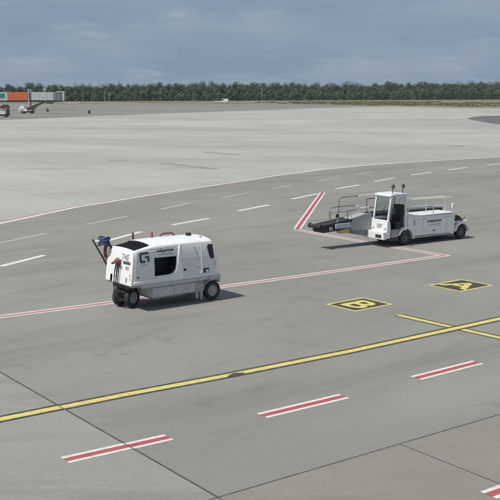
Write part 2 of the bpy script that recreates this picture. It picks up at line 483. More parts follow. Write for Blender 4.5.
# ------------------------------------------------------------------ painted markings
ZP = 0.0105
def clip(poly, p, n):
    out_ = []
    for i in range(len(poly)):
        a, b = poly[i], poly[(i+1) % len(poly)]
        da, db = (a-p).dot(n), (b-p).dot(n)
        if da >= 0: out_.append(a)
        if da*db < 0: out_.append(a + (b-a)*(da/(da-db)))
    return out_
def strip_poly(p0, p1, o0, o1, s0=None, s1=None):
    """quad along p0-p1 between side offsets o0 and o1; s0/s1 directions of the ends"""
    d = (p1-p0).normalized(); n = Vector((-d.y, d.x))
    def e(p, o, s):
        if s is None: return p + n*o
        return p + s*(o/ s.dot(n))
    return [e(p0, o0, s0), e(p1, o0, s1), e(p1, o1, s1), e(p0, o1, s0)]
def strip(name, m, parent, pieces, z, split=False):
    mb = MB()
    for q in pieces:
        if split:
            for sgn in (1, -1):
                c = clip(q, J + U*0.022*sgn, U*sgn)
                if len(c) > 2: mb.sheet(c, z + (0.010 if sgn < 0 else 0))
        else: mb.sheet(q, z)
    return mb.build(name, m, parent)
def mark(name, label=None):
    o = empty(name, (0, 0, 0)); o.parent = apron
    if label: o['label'] = label
    return o
def vec(p): return Vector((p[0], p[1]))

# red dashes edged in white
for (p0, p1), lab, sp in ((((-3.80, 19.28), (-1.78, 20.67)), 'red dash edged in white crossing the slab joint', True),
                          (((0.28, 22.11), (2.34, 23.61)), 'red dash edged in white lying on asphalt below the yellow line', False),
                          (((4.38, 25.16), (6.38, 26.71)), 'red dash edged in white near the yellow crossing', False),
                          (((4.47, 17.50), (6.5, 19.0)), 'red dash edged in white on the brownish slabs', None)):
    p0, p1 = vec(p0), vec(p1); dsh = mark('red_white_dash', lab); zz = ZP + (0.010 if sp is None else 0)
    strip('red_stripe', 'p_red', dsh, [strip_poly(p0, p1, -0.095, 0.095, V, V)], zz, sp)
    for o0, o1 in ((0.097, 0.205), (-0.205, -0.097)):
        strip('white_stripe', 'p_white', dsh, [strip_poly(p0, p1, o0, o1, V, V)], zz, sp)

# red line edged in white round the equipment area
def poly_line(name, pts, bands, z=ZP, parent=None, closed=False, miter=True, split=False):
    pts = [vec(p) for p in pts]
    for bn, bm_, o0, o1 in bands:
        q = []
        for i in range(len(pts)-1):
            d = (pts[i+1]-pts[i]).normalized()
            def side(k):
                if k == 0 or k == len(pts)-1: return None
                a = (pts[k]-pts[k-1]).normalized(); b = (pts[k+1]-pts[k]).normalized()
                t = (a+b).normalized(); return Vector((-t.y, t.x))
            q.append(strip_poly(pts[i], pts[i+1], o0, o1, side(i), side(i+1)))
        strip(bn, bm_, parent, q, z, split)
ln = mark('red_white_line', 'worn red line edged in white round the equipment area')
poly_line('l', [(-14.9, 28.15), (-8.42, 32.3), (-4.96, 34.6), (-0.7, 37.75), (4.68, 41.6), (9.0, 44.85), (6.92, 47.35), (2.55, 53.4)],
          [('red_stripe', 'p_red_old', -0.10, 0.10), ('white_stripe', 'p_white', 0.102, 0.22), ('white_stripe', 'p_white', -0.22, -0.102)], ZP, ln)
ln = mark('red_white_line', 'bold red bar edged in white pointing away from the stand')
poly_line('l', [(2.60, 53.72), (5.42, 73.3)],
          [('red_stripe', 'p_red', -0.105, 0.105), ('white_stripe', 'p_white', 0.107, 0.22), ('white_stripe', 'p_white', -0.22, -0.107)], ZP + 0.002, ln)

# taxi line: yellow on a black bed, with a bend, and the line crossing it
YEL = [(-9.5, 19.1), (-5.77, 21.83), (-4.51, 22.74), (-3.13, 23.73), (-0.67, 25.36), (2.92, 27.9), (6.62, 30.73), (14.5, 36.85)]
yl = mark('yellow_taxi_line', 'long yellow taxi line edged in black')
poly_line("y", YEL, [('yellow_stripe', 'p_yellow', -0.125, 0.125), ('black_stripe', 'p_black', 0.127, 0.235), ('black_stripe', 'p_black', -0.235, -0.127)], ZP, yl, split=True)
strip('black_patch', 'p_black', yl, [[Vector((-0.62, 25.28)), Vector((-0.30, 25.33)), Vector((-0.12, 25.68)), Vector((-0.46, 25.62))]], ZP+0.003)
yc = mark('yellow_taxi_line', 'short yellow line crossing the long taxi line')
poly_line('y', [(5.02, 32.6), (6.62, 30.73), (9.5, 27.35)], [('yellow_stripe', 'p_yellow', -0.12, 0.12), ('black_stripe', 'p_black', 0.122, 0.215), ('black_stripe', 'p_black', -0.215, -0.122)], ZP - 0.002, yc)

# letter boxes
def letter_box(ch, c, hu, hv, lab):
    a = R(38.5); u = Vector((math.cos(a), math.sin(a))); v = Vector((-u.y, u.x)); c = vec(c)
    b = mark('letter_box', lab)
    def q(u0, u1, v0, v1): return [c+u*u0+v*v0, c+u*u1+v*v0, c+u*u1+v*v1, c+u*u0+v*v1]
    t = 0.115
    MB().sheet(q(-hu+t, hu-t, -hv+t, hv-t), ZP-0.003).build('black_field', 'p_black', b)
    fr = MB()
    fr.sheet(q(-hu, hu, hv-t, hv), ZP); fr.sheet(q(-hu, hu, -hv, -hv+t), ZP)
    fr.sheet(q(-hu, -hu+t, -hv+t, hv-t), ZP); fr.sheet(q(hu-t, hu, -hv+t, hv-t), ZP)
    fr.build('yellow_frame', 'p_yellow', b)
    def fn(x, y):
        p = c + u*(y*1.0 - 0.06) - v*(x*1.18)
        return Vector((p.x, p.y, ZP+0.003))
    text('letter', ch, 1.62, 'p_yellow', b, fn, offset=0.035)
letter_box('B', (3.89, 34.29), 0.95, 0.76, 'yellow letter B on a black field framed in yellow')
letter_box('A', (8.24, 37.76), 1.00, 0.81, 'yellow letter A on a black field framed in yellow')

# white border line of the service road, red along part of it
wlm = mark('white_border_line', 'long white line bordering the service road')
poly_line('w', wl[1:13], [('white_stripe', 'p_white', -0.17, 0.17)], ZP, wlm)
poly_line('r', wl[1:8], [('red_stripe', 'p_red_old', 0.175, 0.35)], ZP, wlm)
bright = [((-10.82, 41.98), (-9.51, 44.87)), ((-7.24, 49.32), (-5.9, 52.6)), ((-4.42, 55.36), (-2.44, 58.24)), ((-0.76, 61.96), (1.27, 65.28)), ((2.95, 68.97), (4.94, 72.38)), ((6.67, 76.14), (8.81, 79.43)), ((10.41, 82.55), (12.66, 85.92)), ((14.56, 89.03), (16.9, 91.9)), ((19.04, 94.74), (21.55, 97.87)), ((24.3, 101.0), (27.2, 104.2))]
faint = [((-12.5, 48.66), (-10.88, 51.98)), ((-9.33, 55.57), (-7.45, 59.19)), ((-5.77, 62.76), (-4.0, 66.47)), ((-2.06, 69.63), (-0.15, 73.1)), ((1.71, 76.53), (3.56, 79.43)), ((5.74, 83.01), (7.82, 86.42)), ((9.64, 89.57), (11.7, 92.95))]
for k, (rows, m, w) in enumerate(((bright, 'p_white', 0.16), (faint, 'p_white_faint', 0.13))):
    for a, b in rows:
        o = strip('white_dash', m, apron, [strip_poly(vec(a), vec(b), -w, w)], ZP)
        o['label'] = ('bright white dash in the lane line of the service road', 'faded white dash along the border side of the road')[k]
# worn patches far out on the concrete
for pts in ([(-15.2, 106.2), (-13.4, 106.2), (-13.3, 108.2), (-15.3, 108.0)],
            [(-9.6, 103.2), (-3.7, 95.4), (-3.0, 96.3), (-9.2, 104.9)],
            [(-5.8, 122), (-1.6, 117.3), (-1.2, 118.6), (-5.5, 124)],
            [(27.3, 135.2), (29.6, 135.4), (29.7, 138.0), (27.4, 137.6)]):
    MB().sheet(pts, 0.008).build('tar_patch', 'patch', apron)

# ------------------------------------------------------------------ wheels
def wheel(parent, c, axis, r, w, m_hub='hub', name='wheel'):
    """axis points to the outside"""
    ax = Vector(axis).normalized()
    h = w/2
    t = MB().lathe([(r*0.62, -h), (r*0.90, -h), (r*0.985, -h*0.7), (r, -h*0.3), (r, h*0.3), (r*0.985, h*0.7), (r*0.90, h), (r*0.62, h), (r*0.60, 0), (r*0.62, -h)], c, ax, 32, False).build(name, 'rubber', parent, smooth=40)
    MB().lathe([(r*0.615, -h*0.8), (r*0.615, h*0.80), (r*0.55, h*0.90), (r*0.50, h*0.55), (r*0.26, h*0.55), (r*0.22, h*0.95), (r*0.10, h*1.0)], c, ax, 24).build('rim', m_hub, t, smooth=35)
    return t

# ------------------------------------------------------------------ ground power unit
TH = R(38.0)
gpu = empty('ground_power_unit', (-2.976, 34.80, 0.0165), TH)
tag(gpu, 'white ground power unit on wheels with black side opening and cable arm', 'power unit')
SEC = [(0.88, 0.92), (0.885, 1.15), (0.88, 1.45), (0.86, 1.80), (0.83, 2.05), (0.79, 2.15), (0.71, 2.215), (0.58, 2.25), (0.3, 2.285), (0.0, 2.295)]
def ysurf(z):
    for (y0, z0), (y1, z1) in zip(SEC, SEC[1:]):
        if z0 <= z <= z1: return y0 + (y1-y0)*(z-z0)/(z1-z0)
    return SEC[0][0]
def xend(z, side):
    t = (z - 0.92)/1.38
    return -2.03 + 0.17*t**1.05 if side < 0 else 1.70 - 0.10*t - 0.24*t*t
ring = [(-y, z) for y, z in SEC] + [(y, z) for y, z in SEC[-2::-1]]
mb = MB(); NX = 16
verts = []
for i in range(NX+1):
    t = i/NX
    for y, z in ring:
        crown = 0.03*math.sin(math.pi*t) if z > 2.1 else 0
        pinch = 1 - 0.035*max(0, (t-0.85)/0.15)**2 - 0.02*max(0, (0.12-t)/0.12)**2
        drop = 0.17*max(0, 1-t/0.24)*max(0, z-1.95)/0.345
        verts.append((xend(z, -1)*(1-t) + xend(z, 1)*t, y*pinch, z + crown - drop))
nr = len(ring); fs = []
for i in range(NX):
    for k in range(nr-1):
        fs.append((i*nr+k, i*nr+k+1, (i+1)*nr+k+1, (i+1)*nr+k))
    fs.append((i*nr+nr-1, i*nr, (i+1)*nr, (i+1)*nr+nr-1))
for o_ in (0, NX*nr):
    for k in range(nr//2 - 1): fs.append((o_+k, o_+k+1, o_+nr-2-k, o_+nr-1-k))
    fs.append((o_+nr//2-1, o_+nr//2, o_+nr//2+1))
mb.add(verts, fs)
shell = mb.build('shell', 'white', gpu)
# black opening in the near side, roof hatch and the notch under the end panel
OPEN = [(-1.080, 1.17), (-0.500, 1.17), (-0.340, 1.21), (-0.240, 1.31), (-0.200, 1.45), (-0.170, 1.77), (-1.080, 1.79)]
c1 = MB().prism_y(OPEN, -1.2, -0.30).build('cutter', 'black'); c1.parent = gpu
bpy.context.view_layer.update()
cut(shell, c1)
c1 = MB().prism_y([(-1.80, 1.985), (-1.16, 2.16), (-1.18, 2.7), (-1.80, 2.7)], -0.70, 0.76).build('cutter', 'black'); c1.parent = gpu
bpy.context.view_layer.update(); cut(shell, c1)
c1 = MB().prism_y([(-2.3, 0.85), (-1.9, 0.85), (-1.9, 1.16), (-2.3, 1.16)], 0.42, 0.56).build('cutter', 'black'); c1.parent = gpu
bpy.context.view_layer.update(); cut(shell, c1)
shell.data.shade_smooth(); shell.data.set_sharp_from_angle(angle=R(28))

def side(x, z, o=0.006): return Vector((x, -ysurf(z)-o, z))
def side_sheet(name, m, parent, pts, th=0.012, off=0.0, bevel=0.0):
    """a plate bent over the near side surface; pts in x,z"""
    bm = bmesh.new()
    f = bm.faces.new([bm.verts.new((x, 0, z)) for x, z in pts])
    for zc_ in (1.0, 1.15, 1.3, 1.45, 1.6, 1.8, 1.95, 2.05, 2.12):
        bmesh.ops.bisect_plane(bm, geom=bm.verts[:]+bm.edges[:]+bm.faces[:], plane_co=(0, 0, zc_), plane_no=(0, 0, 1))
    for v in bm.verts:
        v.co = side(v.co.x, v.co.z, off+th)
    r = bmesh.ops.extrude_face_region(bm, geom=bm.faces[:])
    for v in [g for g in r['geom'] if isinstance(g, bmesh.types.BMVert)]: v.co.y += th
    bmesh.ops.recalc_face_normals(bm, faces=bm.faces)
    me = bpy.data.meshes.new(name); bm.to_mesh(me); bm.free()
    me.materials.append(M[m]); o = bpy.data.objects.new(name, me); C.objects.link(o); o.parent = parent
    return o
# grey panel in pieces round the opening so the opening stays open
pl = side_sheet('side_panel', 'panel_grey', gpu, [(-1.90, 1.06), (-1.085, 1.06), (-1.085, 2.08), (-1.76, 2.06), (-1.78, 2.0)], 0.010)
side_sheet('side_panel', 'panel_grey', gpu, [(-1.080, 1.795), (-0.150, 1.775), (-0.070, 2.12), (-1.080, 2.12)], 0.010)
side_sheet('side_panel', 'panel_grey', gpu, [(-1.080, 1.06), (-0.620, 1.06), (-0.480, 1.085), (-0.350, 1.15), (-0.345, 1.20), (-0.500, 1.165), (-1.080, 1.165)], 0.010)
side_sheet('door_panel', 'panel_grey', gpu, [(0.10, 1.00), (1.50, 1.00), (1.50, 1.62), (0.70, 1.70), (0.04, 1.66)], 0.008)
# white swoosh rim
sw = [(-1.93, 1.02), (-1.5, 1.03), (-0.62, 1.06), (-0.42, 1.10), (-0.27, 1.20), (-0.17, 1.34), (-0.12, 1.52), (-0.09, 1.75), (-0.03, 2.05), (0.04, 2.19)]
MB().tube([side(x, z, 0.012) for x, z in sw], 0.034, 8).build('rim_moulding', 'white', gpu, smooth=60)
MB().tube([side(x, z, 0.004) for x, z in ((-1.085, 1.16), (-1.085, 1.80), (-0.160, 1.78))], 0.012, 6).build('opening_trim', 'dark', gpu)
# behind the opening: dark box with radiator slats
box('radiator', 'black', gpu, -1.15, -0.08, -0.36, -0.29, 1.08, 1.86)
for k in range(7):
    z = 1.22 + k*0.085
    box('slat', 'black', gpu, -1.075, -0.26, -0.42, -0.37, z, z+0.03)
# hatch grille
hb = MB().prism_y([(-1.798, 1.965), (-1.162, 2.14), (-1.162, 2.18), (-1.798, 2.005)], -0.698, 0.758).build('roof_hatch', 'black', gpu)
for k in range(8):
    y = -0.64 + k*0.18
    MB().prism_y([(-1.79, 2.012), (-1.17, 2.184), (-1.17, 2.215), (-1.79, 2.035)], y, y+0.05).build('slat', 'black', hb)
# door seam, handle, window, lights
MB().tube([side(x, z, 0.0) for x, z in ((0.55, 2.15), (0.62, 2.0), (0.74, 1.75), (0.76, 1.4), (0.76, 1.02))], 0.009, 5).build('door_seam', 'dark', gpu)
MB().tube(rounded([side(0.80, 2.06, 0.01), side(0.88, 1.95, 0.05), side(0.88, 1.10, 0.05), side(0.62, 1.03, 0.012)], 0.05), 0.014, 6).build('grab_rail', 'white', gpu, smooth=60)
side_sheet('corner_window', 'black', gpu, [(1.20, 2.06), (1.17, 1.95), (1.26, 1.60), (1.33, 1.53), (1.44, 1.55), (1.40, 2.05)], 0.012)
side_sheet('latch', 'black', gpu, [(0.12, 1.22), (0.22, 1.22), (0.22, 1.30), (0.12, 1.30)], 0.02)
lt = side_sheet('tail_light', 'black', gpu, [(0.97, 1.06), (1.20, 1.06), (1.20, 1.22), (0.97, 1.22)], 0.02)
side_sheet('lens', 'lamp', lt, [(1.06, 1.07), (1.17, 1.07), (1.17, 1.17), (1.06, 1.17)], 0.03)
side_sheet('latch', 'silver', gpu, [(1.45, 1.28), (1.50, 1.28), (1.50, 1.42), (1.45, 1.42)], 0.02)
side_sheet('latch', 'black', gpu, [(-1.80, 1.16), (-1.74, 1.16), (-1.74, 1.22), (-1.80, 1.22)], 0.02)
# logo: a squared C and a hooked bar
def logo(mx, mz, s, parent):
    def P(pts): return [(mx + x*s, mz + z*s) for x, z in pts]
    for nm, pts in (('logo', [(0.52, 0.50), (-0.28, 0.50), (-0.46, 0.40), (-0.5, 0.2), (-0.5, -0.2), (-0.46, -0.40), (-0.28, -0.50), (0.12, -0.50), (0.12, -0.28), (-0.18, -0.28), (-0.26, -0.2), (-0.26, 0.18), (-0.18, 0.28), (0.52, 0.28)]),
                    ('logo', [(0.10, 0.12), (0.58, 0.12), (0.58, -0.44), (0.36, -0.44), (0.36, -0.08), (0.10, -0.08)])):
        side_sheet(nm, 'text', parent, P(pts), 0.004, 0.012)
logo(-1.50, 1.86, 0.37, gpu)
text('lettering', 'aviapartner', 0.155, 'text', gpu, lambda x, y: side(-0.62+x, 2.035+y, 0.017), offset=0.006, shear=0.15)
text('lettering', 'ground handling', 0.095, 'text_grey', gpu, lambda x, y: side(-0.62+x, 1.905+y, 0.017), shear=0.1)
text('lettering', 'guinault', 0.075, 'text_grey', gpu, lambda x, y: side(-1.50+x, 1.60+y, 0.017))
MB().tube([side(-1.085, z, 0.011) for z in (1.06, 1.3, 1.6, 1.9, 2.08)], 0.005, 5).build('panel_seam', 'dark', gpu)
MB().tube([side(x, 2.105, 0.011) for x in (-1.75, -1.0, -0.1)], 0.006, 5).build('panel_seam', 'dark', gpu)
for z in (1.25, 1.55):
    side_sheet('hinge', 'silver', gpu, [(0.70, z), (0.80, z), (0.80, z+0.05), (0.70, z+0.05)], 0.02)
# end panel lettering and labels
def endp(y, z, o=0.006): return Vector((xend(z, -1)-o, y, z))
text('lettering', '74E', 0.33, 'text_grey', gpu, lambda x, y: endp(-0.36-x, 1.83+y, 0.008))
def end_plate(nm, m, y0, y1, z0, z1, o=0.010):
    v = [endp(y0, z0, o), endp(y1, z0, o), endp(y1, z1, o), endp(y0, z1, o)]
    w = [p + Vector((o-0.001, 0, 0)) for p in v]
    return MB().add(v+w, [(0, 1, 2, 3), (7, 6, 5, 4), (0, 4, 5, 1), (1, 5, 6, 2), (2, 6, 7, 3), (3, 7, 4, 0)]).build(nm, m, gpu)
end_plate('name_plate', 'text', -0.70, -0.24, 1.62, 1.71)
end_plate('name_plate', 'grey', -0.62, -0.42, 1.44, 1.55)
end_plate('end_vent', 'dark', 0.62, 0.72, 2.02, 2.14)
end_plate('end_vent', 'grey', 0.05, 0.22, 1.30, 1.78, 0.03)
for y, z in ((-0.75, 1.15), (-0.74, 1.28), (-0.52, 1.14), (0.2, 1.14)):
    end_plate('end_latch', 'silver', y-0.025, y+0.025, z-0.03, z+0.03, 0.02)
end_plate('end_handle', 'grey', -0.56, -0.50, 1.02, 1.16, 0.03)
# hanging power cables with a red plug
for dy_, xo, zt in ((0.03, 0.01, 1.66), (0.13, 0.03, 1.64), (-0.07, 0.0, 1.62)):
    pts = [Vector((xend(1.7, -1)-0.05, dy_, zt)), Vector((-2.04-xo, dy_, 1.40)), Vector((-2.09-xo, dy_+0.02, 0.95)), Vector((-2.07-xo, dy_+0.03, 0.50)), Vector((-1.98-xo, dy_+0.05, 0.22)), Vector((-1.80, dy_+0.06, 0.30))]
    MB().tube(rounded(pts, 0.2, 5), 0.020, 8).build('power_cable', 'dark', gpu, smooth=60)
MB().box(-2.08, -1.90, -0.10, 0.16, 1.60, 1.74).build('plug_holder', 'dull_red', gpu, bevel=0.03)
tube('plug', 'dull_red', gpu, [(-2.0, 0.05, 1.66), (-2.13, -0.14, 1.69)], [0.05, 0.04])
tube('plug', 'dull_red', gpu, [(-2.0, 0.12, 1.64), (-2.12, 0.26, 1.58)], [0.05, 0.04])
# rail, skirt, chassis
box('side_rail', 'silver', gpu, -1.62, 1.72, -0.93, 0.93, 0.79, 0.915, 0.03)
box('floor_frame', 'chassis', gpu, -1.96, -1.63, -0.84, 0.84, 0.84, 0.915, 0.02)
MB().prism_y([(-1.24, 0.44), (-1.16, 0.38), (1.0, 0.38), (1.08, 0.60), (1.2, 0.78), (-1.40, 0.78)], -0.84, 0.84).build('chassis', 'chassis', gpu, bevel=0.015)
for x0, x1 in ((-1.18, -0.30), (-0.285, 0.62)):
    box('skirt_panel', 'silver', gpu, x0, x1, -0.852, -0.842, 0.42, 0.74, 0.004)
box('fuel_tank', 'chassis', gpu, -0.9, 0.5, -0.5, 0.6, 0.24, 0.40, 0.04)
MB().prism_y([(1.0, 0.62), (1.10, 0.72), (1.25, 0.79), (1.70, 0.79), (1.70, 0.64), (1.62, 0.64), (1.6, 0.74), (1.28, 0.74), (1.14, 0.68), (1.06, 0.6)], -0.90, -0.55).build('mudguard', 'chassis', gpu)
box('support_foot', 'silver', gpu, 0.66, 0.72, -0.88, -0.80, 0.16, 0.44)
box('support_foot', 'silver', gpu, 0.86, 0.91, -0.88, -0.80, 0.10, 0.44)
for sgn in (-1, 1):
    wheel(gpu, (1.42, sgn*0.74, 0.345), (0, sgn, 0), 0.345, 0.2)
tube('rear_axle', 'dark', gpu, [(1.42, -0.70, 0.345), (1.42, 0.70, 0.345)], 0.05)
st = R(18)
ax = Vector((math.sin(st), -math.cos(st), 0))
ctr = Vector((-1.63, 0.16, 0.34))
for s in (0.27, -0.27):
    wheel(gpu, ctr + ax*s, ax if s > 0 else -ax, 0.34, 0.2)
MB().lathe([(0.22, 0), (0.22, 0.10), (0.32, 0.12), (0.32, 0.20)], (-1.63, 0.16, 0.42), (0, 0, 1), 20).build('turntable', 'dark', gpu)
tube('steer_axle', 'dark', gpu, [ctr + ax*0.3, ctr - ax*0.3], 0.05)
box('front_bumper', 'dark', gpu, -1.90, -1.66, -0.45, 0.60, 0.70, 0.835, 0.02)
# cable arm at the far corner with the blue cable bundle
tube('cable_arm', 'rust', gpu, [(-1.60, 1.0, 0.95), (-1.90, 1.0, 1.42), (-2.44, 1.0, 2.36)], [0.035, 0.035, 0.03])
tube('arm_bracket', 'dull_red', gpu, rounded([(-1.86, 0.88, 1.55), (-1.98, 0.95, 1.75), (-1.98, 0.92, 2.05), (-1.88, 0.86, 2.2)], 0.1), 0.06)
tube('arm_bracket', 'red', gpu, rounded([(-1.78, 0.90, 1.45), (-1.92, 0.92, 1.62), (-1.96, 0.97, 1.88)], 0.1), 0.045)
bc = MB()
for k in range(5):
    n = 18; c = Vector((-2.03, 0.90, 2.16 + 0.052*k)); rx, ry = 0.155 + 0.03*math.sin(k*1.9+1), 0.19 + 0.03*math.cos(k*2.3)
    ring_ = [c + Vector((rx*math.cos(2*math.pi*i/n), ry*math.sin(2*math.pi*i/n), 0.035*math.sin(2*math.pi*i/n*2+k))) for i in range(n+1)]
    bc.tube(ring_, 0.045, 7)
bc.lathe([(0.02, -0.05), (0.15, -0.03), (0.19, 0.08), (0.14, 0.22), (0.02, 0.25)], (-2.03, 0.90, 2.17), (0, 0, 1), 14)
bc.build('cable_bundle', 'blue', gpu, smooth=60)
tube('cable_plug', 'lamp', gpu, [(-2.2, 0.90, 2.30), (-2.34, 0.98, 2.26)], [0.05, 0.04])
# roof fittings
tube('beacon', 'maroon', gpu, [(-1.02, 0.62, 2.25), (-1.02, 0.62, 2.52)], [0.045, 0.035])
tube('roof_post', 'dull_red', gpu, [(-0.30, 0.50, 2.26), (-0.30, 0.50, 2.50)], [0.045, 0.03])
tube('lifting_bar', 'maroon', gpu, rounded([(0.05, 0.52, 2.26), (0.12, 0.52, 2.385), (0.58, 0.52, 2.375), (0.68, 0.52, 2.27)], 0.07), 0.028)
MB().prism_y([(0.86, 2.29), (1.04, 2.29), (1.02, 2.40), (0.90, 2.41)], -0.06, 0.10).build('exhaust_cap', 'black', gpu, bevel=0.015)
MB().lathe([(0.05, 0), (0.05, 0.05), (0.02, 0.08)], (1.15, -0.45, 2.24), (0, 0, 1), 12).build('roof_lamp', 'grey', gpu)

# ------------------------------------------------------------------ belt loader
TL = R(34.0)
ldr = empty('belt_loader', (7.11, 48.68, 0.0065), TL)
tag(ldr, 'white airport belt loader with open cab, guard rails and dark conveyor boom', 'belt loader')
box('chassis', 'dark', ldr, -1.15, 4.2, -0.80, 0.95, 0.36, 0.62, 0.02)
# body with plank-like side panel
MB().prism_y([(0.50, 0.42), (3.30, 0.40), (3.32, 1.36), (0.10, 1.40), (0.10, 0.86), (0.34, 0.74), (0.46, 0.58)], -1.0, 1.0).build('body', 'white', ldr, bevel=0.02)
box('side_door', 'white', ldr, 0.62, 3.14, -1.014, -1.0, 0.50, 1.28, 0.004)
box('deck', 'white', ldr, 0.14, 3.30, -1.03, 0.2, 1.402, 1.43, 0.008)
box('handle', 'dark', ldr, 0.50, 0.53, -1.025, -1.016, 0.95, 1.22)
box('sill', 'grey', ldr, 0.55, 3.0, -0.97, -0.90, 0.30, 0.40, 0.01)
def lside(cx, cz): return lambda x, y: Vector((cx+x, -1.019, cz+y))
text('lettering', 'aviapartner', 0.22, 'text', ldr, lside(1.88, 1.10), offset=0.006, shear=0.15)
text('lettering', 'ground handling', 0.125, 'text_grey', ldr, lside(1.88, 0.90), shear=0.1)
for x in (1.14, 2.70):
    box('panel_seam', 'dark', ldr, x, x+0.008, -1.0165, -1.0142, 0.52, 1.26)
for x in (0.72, 1.04, 1.22, 2.60, 2.78, 3.02):
    box('hinge', 'silver', ldr, x, x+0.07, -1.026, -1.0145, 1.20, 1.25)
box('badge', 'text', ldr, 1.78, 1.94, -1.020, -1.0145, 0.57, 0.64)
# rear fender, rear lights, red reel
def arch(x0, r0, r1, cz, a0, a1, n=14):
    o = [(x0 + r1*math.cos(R(a0+(a1-a0)*k/n)), cz + r1*math.sin(R(a0+(a1-a0)*k/n))) for k in range(n+1)]
    i = [(x0 + r0*math.cos(R(a0+(a1-a0)*k/n)), cz + r0*math.sin(R(a0+(a1-a0)*k/n))) for k in range(n, -1, -1)]
    return o + i
MB().prism_y(arch(3.86, 0.43, 0.54, 0.36, 0, 172), -1.02, -0.55).build('rear_fender', 'white', ldr, bevel=0.01)
MB().prism_y(arch(3.86, 0.43, 0.54, 0.36, 0, 172), 0.55, 1.02).build('rear_fender', 'white', ldr, bevel=0.01)
box('rear_deck', 'white', ldr, 3.34, 4.30, -0.98, 0.98, 0.86, 0.94, 0.015)
box('rear_bumper', 'grey', ldr, 4.31, 4.42, -0.95, 0.95, 0.40, 0.60, 0.02)
MB().prism_y([(3.40, 0.945), (3.40, 1.24), (3.56, 1.26), (3.82, 1.12), (3.86, 0.945)], -0.92, -0.30).build('hydraulic_box', 'maroon', ldr, bevel=0.02)
tube('tow_handle', 'dark', ldr, rounded([(3.82, -0.9, 0.95), (4.00, -0.9, 0.97), (4.12, -0.9, 1.10)], 0.08), 0.03)
tube('hydraulic_hose', 'black', ldr, rounded([(3.5, -0.925, 0.98), (3.54, -0.95, 1.20), (3.75, -0.95, 1.14), (3.9, -0.94, 0.98)], 0.1), 0.025)
# wheels
for x in (0.0, 3.86):
    for sgn in (-1, 1):
        wheel(ldr, (x, sgn*0.84, 0.36), (0, sgn, 0), 0.36, 0.24, 'hubdark')
    tube('axle', 'dark', ldr, [(x, -0.8, 0.36), (x, 0.8, 0.36)], 0.05)
# front fender
MB().prism_y(arch(0.0, 0.45, 0.56, 0.36, -8, 160), -1.015, -0.6).build('front_fender', 'white', ldr, bevel=0.01)
MB().prism_y(arch(0.0, 0.45, 0.56, 0.36, -8, 160), 0.6, 1.015).build('front_fender', 'white', ldr, bevel=0.01)
# cab
CY0, CY1 = -1.0, 0.14
cabp = MB().prism_y([(-1.30, 0.42), (-1.06, 0.42), (-1.02, 1.02), (-1.10, 1.30), (-1.24, 1.30)], CY0, CY1).build('cab_front', 'white', ldr, bevel=0.02)
box('front_bumper', 'white', ldr, -1.50, -1.302, CY0-0.01, 0.44, 0.38, 0.76, 0.03)
box('bumper_grille', 'dark', ldr, -1.512, -1.502, -0.86, -0.44, 0.46, 0.62)
for y in (-0.85, 0.0):
    MB().lathe([(0.085, 0), (0.085, 0.03), (0.05, 0.04)], (-1.285, y, 0.95), (-1, 0, 0.1), 16).build('headlight', 'lamp', cabp)
def front(y, z, o=0.006): return Vector((-1.30 + (z-0.42)*0.06/0.88 - o, y, z))
text('lettering', '157', 0.25, 'text_grey', cabp, lambda x, y: front(-0.43-x, 1.0+y, 0.008), offset=0.012)
# floor, step, lower side
box('cab_floor', 'dark', ldr, -1.06, 0.10, CY0+0.03, CY1, 0.62, 0.70)
box('cab_step', 'grey', ldr, -1.00, -0.52, CY0+0.0, CY0+0.28, 0.46, 0.84, 0.01)
box('step_tread', 'dark', ldr, -0.98, -0.54, CY0-0.01, CY0+0.26, 0.845, 0.86)
box('lower_sill', 'dark', ldr, -1.05, -0.48, CY0+0.05, CY0+0.3, 0.30, 0.45)
# pillars and roof
def pillar(nm, a, b, w, d):
    (x0, y0, z0), (x1, y1, z1) = a, b
    v = [(x0-w, y0-d, z0), (x0+w, y0-d, z0), (x0+w, y0+d, z0), (x0-w, y0+d, z0), (x1-w, y1-d, z1), (x1+w, y1-d, z1), (x1+w, y1+d, z1), (x1-w, y1+d, z1)]
    return MB().add(v, [(0, 3, 2, 1), (4, 5, 6, 7), (0, 1, 5, 4), (1, 2, 6, 5), (2, 3, 7, 6), (3, 0, 4, 7)]).build(nm, 'white', ldr, bevel=0.01)
pillar('pillar', (-1.16, CY0+0.05, 1.29), (-0.98, CY0+0.05, 2.46), 0.045, 0.04)
pillar('pillar', (-1.16, CY1-0.05, 1.29), (-0.98, CY1-0.05, 2.46), 0.045, 0.04)
pillar('pillar', (-0.02, CY0+0.05, 0.86), (-0.04, CY0+0.05, 2.46), 0.06, 0.045)
pillar('pillar', (-0.02, CY1-0.05, 0.86), (-0.04, CY1-0.05, 2.46), 0.06, 0.045)
box('rear_wall', 'white', ldr, -0.02, 0.09, CY0+0.10, CY1-0.10, 0.70, 1.45, 0.01)
pan = MB().add([(-0.03, CY0+0.1, 1.46), (-0.03, CY1-0.1, 1.46), (-0.04, CY1-0.1, 2.44), (-0.04, CY0+0.1, 2.44)], [(0, 1, 2, 3)])
pan.build('rear_window', 'glass', ldr)
MB().add([(-1.165, CY0+0.09, 1.32), (-1.165, CY1-0.09, 1.32), (-0.985, CY1-0.09, 2.44), (-0.985, CY0+0.09, 2.44)], [(0, 1, 2, 3)]).build('windscreen', 'glass', ldr)
MB().add([(-1.10, CY1-0.045, 1.32), (-0.08, CY1-0.045, 1.32), (-0.08, CY1-0.045, 2.44), (-0.94, CY1-0.045, 2.44)], [(0, 1, 2, 3)]).build('side_window', 'glass', ldr)
box('far_side', 'white', ldr, -1.05, -0.07, CY1-0.07, CY1-0.02, 0.70, 1.32, 0.01)
